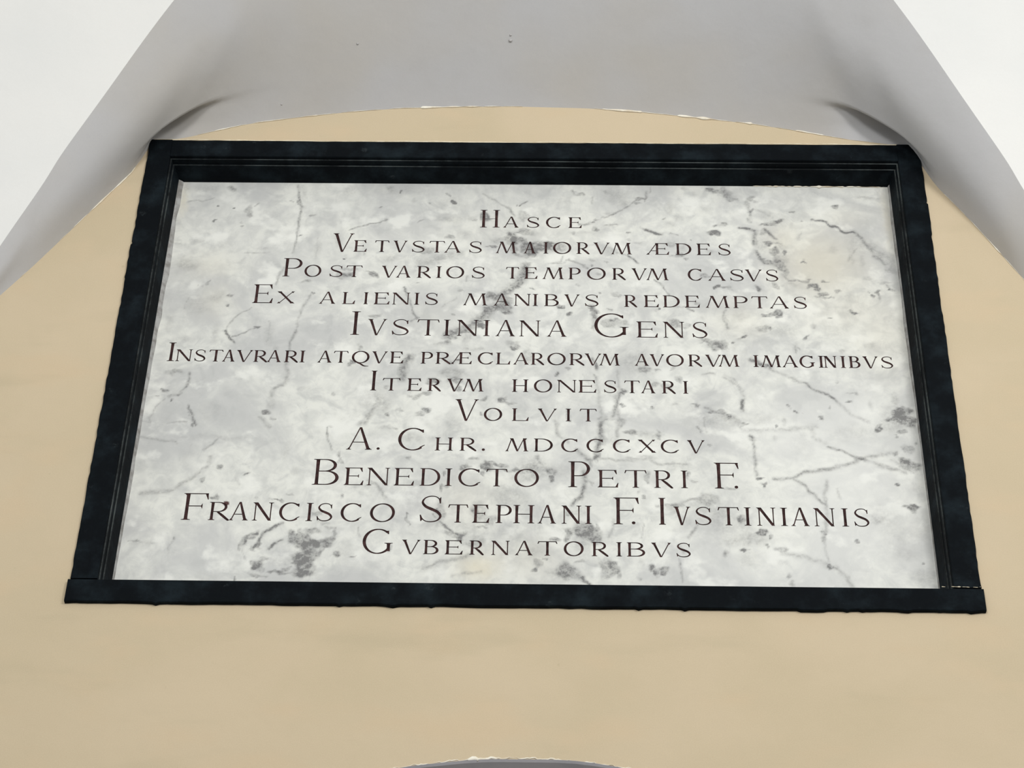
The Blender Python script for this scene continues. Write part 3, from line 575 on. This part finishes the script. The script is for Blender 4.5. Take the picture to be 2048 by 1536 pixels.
def glyph(ch, W, h, T, t):
    e = .085 * h; ts = t * .62; P = []
    sx = e + T / 2                       # x of a left main stem
    def full_stem(x, w=None, head=True, foot=True, ee=None):
        w = w or T; q = e if ee is None else ee
        P.append(g_stem(x, 0, h, w))
        if foot: P.append(g_serif(x, 0, w, q, ts, 1))
        if head: P.append(g_serif(x, h, w, q, ts, -1))
    def arm(x0, x1, y, up, size):        # thin arm with triangular terminal
        P.append(g_bar(x0, x1, y, t * .85))
        s_ = size
        if up == 0: P.append([(x1 - t * 1.3, y), (x1, y - s_ / 2), (x1 + t * .1, y), (x1, y + s_ / 2)])
        else:
            tri = [(x1 - t * 2.4, y), (x1 - t * .2, y), (x1 + t * .35, y + up * s_), (x1 - t * .3, y + up * s_)]
            P.append(tri if up > 0 else tri[::-1])
    if ch == 'I': full_stem(W / 2, ee=min(e, max(0.0, (W - T) / 2)) + .0002)
    elif ch == 'H':
        full_stem(sx); full_stem(W - sx); P.append(g_bar(sx, W - sx, .5 * h, t * (.85 if h < .05 else .45)))
    elif ch == 'L':
        full_stem(sx); arm(sx, W, t * .43, 1, .27 * h)
    elif ch in 'EF':
        full_stem(sx, foot=(ch == 'F'), head=False)
        P.append(g_serif(sx - e * .3, h, T, e * .7, ts, -1))
        if ch == 'E': P.append(g_serif(sx - e * .3, 0, T, e * .7, ts, 1))
        arm(sx, W * (.93 if ch == 'E' else 1.0), h - t * .43, -1, .22 * h)
        arm(sx, W * (.76 if ch == 'E' else .80), .52 * h, 0, .22 * h)
        if ch == 'E': arm(sx, W, t * .43, 1, .24 * h)
    elif ch in 'PRB':
        full_stem(sx)
        bx = {'P': W, 'R': W * .86, 'B': W * .90}[ch] - T * .5
        yb = {'P': .44, 'R': .47, 'B': .53}[ch] * h; yt = h - t * .43
        cx_ = sx + (bx - sx) * .42
        P.append(g_bar(sx, cx_ + .001, yt, t * .85)); P.append(g_bar(sx, cx_ + .001, yb, t * .85))
        P.extend(g_arc(cx_, (yt + yb) / 2, bx - cx_, (yt - yb) / 2, -90, 90, T * .95, t * .85, 14))
        if ch == 'R':
            leg = catmull([(cx_ - t * .3, yb), (sx + (W - sx) * .62, .24 * h), (W - e * .9, .035 * h), (W, .0 * h)], 5)
            P.extend(g_ribbon(leg, np.interp(np.linspace(0, 1, len(leg)), [0, .3, .75, 1], [T * .7, T, T * .8, t * .5])))
        if ch == 'B':
            bx2 = W - T * .5; y0 = t * .43; cx2 = sx + (bx2 - sx) * .45
            P.append(g_bar(sx, cx2 + .001, y0, t * .85)); P.append(g_bar(sx, cx2 + .001, yb, t * .85))
            P.extend(g_arc(cx2, (y0 + yb) / 2, bx2 - cx2, (yb - y0) / 2, -90, 90, T, t * .85, 14))
    elif ch == 'D':
        full_stem(sx); bx = W - T * .5; cx_ = sx + (bx - sx) * .30; y0, y1 = t * .43, h - t * .43
        P.append(g_bar(sx, cx_ + .001, y0, t * .85)); P.append(g_bar(sx, cx_ + .001, y1, t * .85))
        P.extend(g_arc(cx_, h / 2, bx - cx_, (y1 - y0) / 2, -90, 90, T, t * .85, 20))
    elif ch in 'OQ':
        rx, ry = W / 2 - T * .48, h / 2 - t * .2
        for a in (0, 120, 240): P.extend(g_arc(W / 2, h / 2, rx, ry, a - 2, a + 120, T, t, 14, .12, 1.4))
        if ch == 'Q':
            q = catmull([(W * .34, -.00 * h), (W * .50, -.06 * h), (W * .72, -.24 * h), (W * .98, -.26 * h)], 5)
            P.extend(g_ribbon(q, np.interp(np.linspace(0, 1, len(q)), [0, .5, 1], [t, T * .8, t * .5])))
    elif ch in 'CG':
        rx, ry = W * (.54 if ch == 'C' else .5) - T * .48, h / 2 - t * .2; cx_ = rx + T * .48
        P.extend(g_arc(cx_, h / 2, rx, ry, 48, 312 if ch == 'C' else 322, T, t, 30, -.06, 1.4))
        xt, yt = cx_ + rx * math.cos(math.radians(46)), h / 2 + ry * math.sin(math.radians(46))
        xt = max(xt, W * .80)
        P.append([(cx_ + rx * .55, yt + t * 1.6), (xt + t * .1, yt - t * 1.3), (xt + t * 1.0, yt - t * 1.2), (xt + t * .9, yt + t * 2.0)][::1])
        if ch == 'C':
            q = catmull([(cx_ + rx * .55, h / 2 - ry * .83), (W * .82, .14 * h), (W - t * .4, .24 * h)], 4)
            P.extend(g_ribbon(q, [t * 1.0] * (len(q) - 2) + [t * .8, t * .5]))
        else:
            gxs = W - e - T / 2
            P.append(g_stem(gxs, .10 * h, .44 * h, T)); P.append(g_serif(gxs, .44 * h, T, e, ts, -1))
    elif ch == 'A' or ch == 'V':
        up = ch == 'A'; fx_ = lambda y: y if up else h - y
        ax = W * .50; lx = e * .9; rx = W - e * .9 - T * .5
        wt = T * 1.06; tn = t * 1.0
        if not up: lx, rx = W - lx, W - rx; 
        over = h * 1.02
        P.append(g_diag(lx, fx_(0), ax - (T * .15 if up else -T * .15), fx_(over * .985), tn))
        P.append(g_diag(rx, fx_(0), ax, fx_(over), wt, wt * .72))
        P.append(g_serif(lx, fx_(0), tn, e * .8, ts, 1 if up else -1)); P.append(g_serif(rx, fx_(0), wt, e * .7, ts, 1 if up else -1))
        if up: P.append(g_bar(lx + (ax - lx) * .36, rx - (rx - ax) * .34, .34 * h, t * .8))
    elif ch == 'M':
        x0, x1, x2, x3, x4 = e * .8, W * .25, W * .51, W * .79, W - e - T / 2
        P.append(g_diag(x0, 0, x1, h, t)); P.append(g_serif(x0, 0, t, e * .8, ts, 1))
        P.append(g_diag(x2, .0, x1 + T * .1, h, T * .8, T * 1.05))
        P.append(g_diag(x2, .0, x3, h, t * .9)); P.append(g_diag(x4, 0, x3, h, T, T * .95)); P.append(g_serif(x4, 0, T, e * .9, ts, 1))
        P.append(g_serif(x1 - t * .6, h, t, e * .5, ts, -1)); P.append(g_serif(x3 + t, h, T * .9, e * .55, ts, -1))
    elif ch == 'N':
        x0, x1 = e + t * .5, W - e - t * .5
        P.append(g_stem(x0, 0, h, t)); P.append(g_stem(x1, 0, h, t))
        P.append(g_diag(x1 - T * .1, 0, x0 + T * .1, h, T * 1.1, T * 1.2))
        P.append(g_serif(x0, 0, t, e, ts, 1)); P.append(g_serif(x1, h, t, e, ts, -1)); P.append(g_serif(x0 - e * .3, h, t, e * .8, ts, -1))
    elif ch == 'T':
        x = W / 2; full_stem(x, head=False); P.append(g_bar(T * .4, W - T * .4, h - t * .43, t * .85))
        for sg, xx_ in ((-1, 0.0), (1, W)):
            q = [(xx_ - sg * t * 2.0, h), (xx_ - sg * t * .6, h), (xx_ + sg * t * .1, h - .17 * h), (xx_ - sg * t * .5, h - .19 * h)]
            P.append(q)
    elif ch == 'X':
        a, b = e + T * .4, W - e - T * .4
        P.append(g_diag(b, 0, a, h, T * 1.15)); P.append(g_diag(a, 0, b, h, t * 1.05))
        for x_, y_, w_, d in ((a, 0, t, 1), (b, 0, T, 1), (a, h, T, -1), (b, h, t, -1)): P.append(g_serif(x_, y_, w_, e * .75, ts, d))
    elif ch == 'S':
        q = catmull([(.86 * W, .83 * h), (.72 * W, .945 * h), (.48 * W, .975 * h), (.24 * W, .91 * h), (.13 * W, .75 * h), (.27 * W, .59 * h), (.52 * W, .49 * h),
                     (.78 * W, .38 * h), (.90 * W, .22 * h), (.76 * W, .07 * h), (.50 * W, .022 * h), (.26 * W, .055 * h), (.10 * W, .17 * h)], 3)
        Wd = np.interp(np.linspace(0, 1, len(q)), [0, .12, .25, .38, .5, .62, .75, .88, 1], [t * .8, t * .85, t, T * .8, T, T * .85, t * 1.1, t * .85, t * .9])
        P.extend(g_ribbon(q, Wd))
        P.append([(.80 * W, .88 * h), (.85 * W, .70 * h), (.90 * W, .71 * h), (.90 * W, .95 * h)]); P.append([(.03 * W, .28 * h), (.07 * W, .04 * h), (.11 * W, .05 * h), (.17 * W, .12 * h), (.08 * W, .28 * h)])
    elif ch == 'Æ':
        xs_ = W * .47; P.append(g_diag(e * .8, 0, xs_ - T * .2, h, t)); P.append(g_serif(e * .8, 0, t, e * .8, ts, 1))
        P.append(g_stem(xs_, 0, h, T)); P.append(g_bar(W * .2, xs_, .34 * h, t * .8)); P.append(g_serif(xs_, 0, T, e * .6, ts, 1))
        P.append(g_serif(xs_ - e * .2, h, T, e * .4, ts, -1))
        arm(xs_, W * .95, h - t * .43, -1, .22 * h); arm(xs_, W * .84, .52 * h, 0, .22 * h); arm(xs_, W, t * .43, 1, .24 * h)
    elif ch == '.':
        r_ = T * .62; P.append([(W / 2 + r_ * math.cos(a), r_ * 1.02 + r_ * math.sin(a)) for a in np.linspace(0, 2 * math.pi, 11)[:-1]])
    out = []
    for p in P:
        ar = sum(p[i][0] * p[(i + 1) % len(p)][1] - p[(i + 1) % len(p)][0] * p[i][1] for i in range(len(p)))
        if abs(ar) < 1e-10: continue
        out.append(p if ar > 0 else p[::-1])
    return out

# lines: baseline (x0,y0,x1,y1) in photograph pixels, capital and small-capital heights, letters with left/right extents
LINES = [
 ((960, 454.8, 1163, 456.2), 35, 21.5, 'H 960.5 1000*;A 1007.4 1038;S 1053 1079.5;C 1092 1122;E 1136.7 1163'),
 ((665, 503, 1462, 510.8), 36.5, 23, 'V 664.6 707*;E 707.5 733.4;T 749.6 778.3;V 786 814;S 823.4 850.6;T 858.8 889.6;A 889.6 922.4;S 937.7 964.9;M 992.7 1033.8;A 1048.4 1072;I 1087 1096.5;O 1106 1142.5;R 1152.8 1179.2;V 1186.5 1218.7;M 1223 1264;Æ 1293.4 1337.4;D 1350.6 1382.8;E 1393 1421;S 1435.5 1462'),
 ((566, 552.7, 1557, 562.8), 36.5, 23.2, 'P 566.4 604.5*;O 609 642.6;S 658.7 686.6;T 692.4 724.7;V 762.7 793.5;A 793.5 822.2;R 834 862.4;I 872.6 882.9;O 892.5 928.3;S 943 970.8;T 1011.8 1038.2;E 1048.4 1074.5;M 1086 1128;P 1136.7 1161.6;O 1174 1211.4;R 1224 1251.5;V 1262.7 1293.4;M 1293.4 1337.4;C 1375.5 1404.8;A 1416.5 1451.7;S 1459 1488.3;V 1489.7 1523.4;S 1530.8 1557.1'),
 ((506, 606, 1614, 617.6), 37.5, 23.8, 'E 506.4 546*;X 553.8 590;A 639.7 672;L 685 710;I 727.6 736.4;E 748 778.9;N 784.7 819.9;I 828.7 838.9;S 849.8 877;M 927.7 975.2;A 988.3 1019;N 1028 1061.5;I 1063.4 1078;B 1088.3 1117.6;V 1127.9 1158.7;S 1168.9 1198.2;R 1248 1274.4;E 1287.6 1316.9;D 1325.7 1359.4;E 1369.6 1398.9;M 1412 1459;P 1466.3 1495.6;T 1503 1535.2;A 1539.6 1577.7;S 1586.5 1614.3'),
 ((701, 669.6, 1416, 676.2), 47, 32, 'I 701 721.4*;V 734.6 772.7;S 783 819.6;T 834.4 878.4;I 887 900.6;N 914 956.7;I 966.5 980;A 992 1031;N 1038.5 1081;A 1094.7 1133.7;G 1188.7 1257*;E 1273 1314.6;N 1326.4 1369;S 1383.6 1415.8'),
 ((336, 722, 1786, 736.8), 37, 23.5, 'I 336 350.8*;N 352 384.5;S 388.9 412.3;T 418 446;A 446 471;V 472.4 504.6;R 507.5 535.4;A 535.4 563.2;R 569 596.9;I 599.8 610;A 636.4 664.3;T 667.2 696.5;Q 703.8 739;V 743.4 774.2;E 780 806.4;P 841.8 866;R 871.3 901.8;Æ 903 943.3;C 955.5 987.2;L 992 1020.2;A 1027.5 1058;R 1061.7 1088.6;O 1094.7 1131.3;R 1138.6 1169;V 1169 1202;M 1199.6 1240;A 1270 1298;V 1299 1328;O 1332.3 1367.5;R 1376.2 1404;V 1410 1442;M 1437.8 1478.8;I 1506.6 1517;M 1522.7 1562.3;A 1565 1596;G 1599 1629.7;I 1637 1647.3;N 1647.3 1673.6;I 1681 1691;B 1697 1720.5;V 1725 1755.7;S 1761.5 1786.4'),
 ((742, 780.8, 1376, 787.4), 39.5, 25, 'I 742 753.6*;T 765 800.5;E 814.5 843;R 855.4 882.5;V 893 925;M 926 967.7;H 1024 1056.8;O 1067.8 1104.4;N 1114.2 1153;E 1157 1192;S 1207 1233.8;T 1248.6 1279.8;A 1282.6 1311.2;R 1323.5 1351.3;I 1366 1376.2'),
 ((909, 840.8, 1193, 843), 42.5, 25, 'V 909 956.7*;O 967.7 1004.3;L 1023.9 1056.8;V 1075 1113;I 1130 1143.5;T 1159.4 1193.5'),
 ((694, 899, 1409, 906.6), 44, 26, 'A 694.5 745.8*;. 753 761;C 796.5 851.3*;H 870 906;R 919.6 953.3;. 963 971;M 1012 1057.3;D 1067.6 1105.7;C 1122.4 1157;C 1173 1208.2;C 1225.8 1261.8;X 1275.6 1312.2;C 1321.6 1358.5;V 1373.8 1409'),
 ((626, 969.4, 1477, 977.3), 51.5, 35, 'B 625.7 678.4*;E 688.7 726.8;N 734 779.5;E 788.3 827.8;D 839.6 880.6;I 890 904.5;C 916.7 962;T 972.4 1014.8;O 1028.6 1077.8;P 1136.4 1180.4*;E 1195 1236;T 1249.2 1293.2;R 1307.8 1346;I 1362 1375.2;F 1428.5 1476.9*;. 1468 1476'),
 ((365, 1039.6, 1739, 1053.6), 53.5, 36.3, 'F 365 414.7*;R 417.6 460;A 460 498.2;N 505.5 546.6;C 558.3 600.8;I 612.5 625.7;S 633 666.7;C 681.3 724.4;O 740 789.8;S 838.5 886.3*;T 896 936;E 944.5 978.2;P 991.4 1023.6;H 1026.6 1069;A 1076.4 1113;N 1123.3 1162.8;I 1170 1183.3;F 1227 1277*;. 1263 1271;I 1317.5 1331*;V 1346.5 1380.2;S 1389 1424;T 1435.9 1478.3;I 1488.6 1501.8;N 1513.5 1551.6;I 1561 1575;A 1582.4 1619;N 1627.8 1670.3;I 1683.4 1696.6;S 1706.9 1739'),
 ((725, 1106.8, 1382, 1114.6), 49, 28.5, 'G 725.3 786*;V 803 839.6;B 846.6 877.4;E 889.8 925;R 938.7 968;N 982.6 1019.2;A 1031 1066;T 1075 1114.5;O 1127.6 1167.2;R 1183.3 1217;I 1231.7 1244.8;B 1253.6 1290.3;V 1302 1341.5;S 1351.8 1382.5')]

# slab grid in the marble plane (mm for the cutter)
SX0, SX1, SZ0, SZ1 = -.822, .822, FZ0 + .052, FZ1 - .052
GS = .0028
nx_ = int(round((SX1 - SX0) / GS)); nz_ = int(round((SZ1 - SZ0) / GS))
gxs_ = np.linspace(SX0, SX1, nx_ + 1); gzs_ = np.linspace(SZ0, SZ1, nz_ + 1)
cell_used = np.zeros((nx_, nz_), bool)
verts = [(x, z) for x in gxs_ for z in gzs_]
vid = lambda i, j: i * (nz_ + 1) + j
tris = []; letters = []                 # letters: (verts, faces)
LD = .0013
for (bx0, by0, bx1, by1), ch_, sh_, txt in LINES:
    polys, owner = [], []; n0 = len(letters)
    for L_ in txt.split(';'):
        big = L_.endswith('*'); c_, xa, xb = L_.rstrip('*').split(); xa, xb = float(xa), float(xb)
        hp = ch_ if big else sh_
        by = by0 + (by1 - by0) * ((xa + xb) / 2 - bx0) / (bx1 - bx0)
        pa = plane_pt(xa, by - hp / 2, SY); pb = plane_pt(xb, by - hp / 2, SY); xm = (xa + xb) / 2
        p0 = plane_pt(xm, by, SY); p1 = plane_pt(xm, by - hp, SY)
        h = p1[2] - p0[2]; W = pb[0] - pa[0]
        T = (3.15 + .058 * h * 1000) / 1000; t = (1.8 + .014 * h * 1000) / 1000
        if c_ == '.': T *= 1.05
        for p in glyph(c_, W, h, T, t):
            polys.append([(x + pa[0], z + p0[2]) for x, z in p]); owner.append(len(letters))
        letters.append([[], [], c_])
    allp = np.array([q for p in polys for q in p])
    i0 = int((allp[:, 0].min() - SX0) / GS) - 1; i1 = int((allp[:, 0].max() - SX0) / GS) + 2
    j0 = int((allp[:, 1].min() - SZ0) / (gzs_[1] - gzs_[0])) - 1; j1 = int((allp[:, 1].max() - SZ0) / (gzs_[1] - gzs_[0])) + 2
    i0 = max(i0, 0); i1 = min(i1, nx_)
    cell_used[i0:i1, j0:j1] = True
    inp = [Vector((gxs_[i] * 1000, gzs_[j] * 1000)) for i in range(i0, i1 + 1) for j in range(j0, j1 + 1)]
    gid = [vid(i, j) for i in range(i0, i1 + 1) for j in range(j0, j1 + 1)]
    faces_ = []
    for p in polys:
        b = len(inp); inp.extend([Vector((x * 1000, z * 1000)) for x, z in p]); faces_.append(list(range(b, b + len(p))))
    rv, re, rf, iv, ie, if_ = delaunay_2d_cdt(inp, [], faces_, 0, 1e-4, True)
    nm = []
    for k, v in enumerate(rv):
        g = -1
        for q in iv[k]:
            if q < len(gid): g = gid[q]; break
        if g < 0: g = len(verts); verts.append((v.x / 1000, v.y / 1000))
        nm.append(g)
    own_t = []
    for f, ids in zip(rf, if_):
        if len(ids) == 0:
            tris.append(tuple(nm[q] for q in f)); own_t.append(-1)
        else: own_t.append(owner[ids[0]])
    ed = {}
    for fi, f in enumerate(rf):
        for a, b in zip(f, f[1:] + f[:1]) if isinstance(f, list) else zip(f, tuple(f[1:]) + (f[0],)): ed[(a, b)] = fi
    loc = {}
    for fi, f in enumerate(rf):
        o_ = own_t[fi]
        if o_ < 0: continue
        lv, lf, _ = letters[o_]; m_ = loc.setdefault(o_, {})
        def gv(q, back):
            if (q, back) not in m_:
                m_[(q, back)] = len(lv); lv.append((rv[q].x / 1000, SY + (LD if back else 0.0), rv[q].y / 1000 - PZ))
            return m_[(q, back)]
        lf.append(tuple(gv(q, True) for q in f))
        ff = list(f)
        for a, b in zip(ff, ff[1:] + ff[:1]):
            if own_t[ed[(b, a)]] != o_ if (b, a) in ed else True:
                lf.append((gv(a, True), gv(a, False), gv(b, False), gv(b, True))[::-1])
qi, qj = np.nonzero(~cell_used)
quads = np.stack([vid(qi, qj), vid(qi + 1, qj), vid(qi + 1, qj + 1), vid(qi, qj + 1)], -1)
VA = np.array(verts); N0 = len(VA)
# rim and back of the slab
bc = [(SX0, SZ0), (SX1, SZ0), (SX1, SZ1), (SX0, SZ1)]
V3 = np.zeros((N0 + 8, 3)); V3[:N0, 0] = VA[:, 0]; V3[:N0, 1] = SY; V3[:N0, 2] = VA[:, 1] - PZ
for k, (x, z) in enumerate(bc):
    V3[N0 + k] = (x, SY + .0001, z - PZ); V3[N0 + 4 + k] = (x, SY + .03, z - PZ)
side = [(N0 + (k + 1) % 4, N0 + k, N0 + 4 + k, N0 + 4 + (k + 1) % 4) for k in range(4)] + [(N0 + 7, N0 + 6, N0 + 5, N0 + 4)]
loops = np.concatenate([quads.ravel(), np.array(tris).ravel(), np.array(side).ravel()]).astype(np.int32)
lens = np.concatenate([np.full(len(quads), 4), np.full(len(tris), 3), np.full(len(side), 4)])
starts = np.concatenate([[0], np.cumsum(lens)[:-1]]).astype(np.int32)
me = bpy.data.meshes.new('marble_slab')
me.vertices.add(len(V3)); me.vertices.foreach_set('co', V3.ravel().astype(np.float32))
me.loops.add(len(loops)); me.loops.foreach_set('vertex_index', loops)
me.polygons.add(len(lens)); me.polygons.foreach_set('loop_start', starts)
me.update(calc_edges=True); me.validate()
me.materials.append(M['marble'])
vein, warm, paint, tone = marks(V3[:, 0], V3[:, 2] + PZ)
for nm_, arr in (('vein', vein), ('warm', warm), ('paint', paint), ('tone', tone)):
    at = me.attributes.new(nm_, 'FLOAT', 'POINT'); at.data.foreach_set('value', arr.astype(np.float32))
slab = bpy.data.objects.new('marble_slab', me); C.objects.link(slab); slab.parent = plaque
slab['label'] = 'white marble with grey veins and blotches, cut with twelve lines of Roman capitals'
print('slab verts', N0, 'letters', len(letters))
for lv, lf, c_ in letters:
    mesh('full_stop' if c_ == '.' else 'letter', lv, lf, M['letter'], slab)
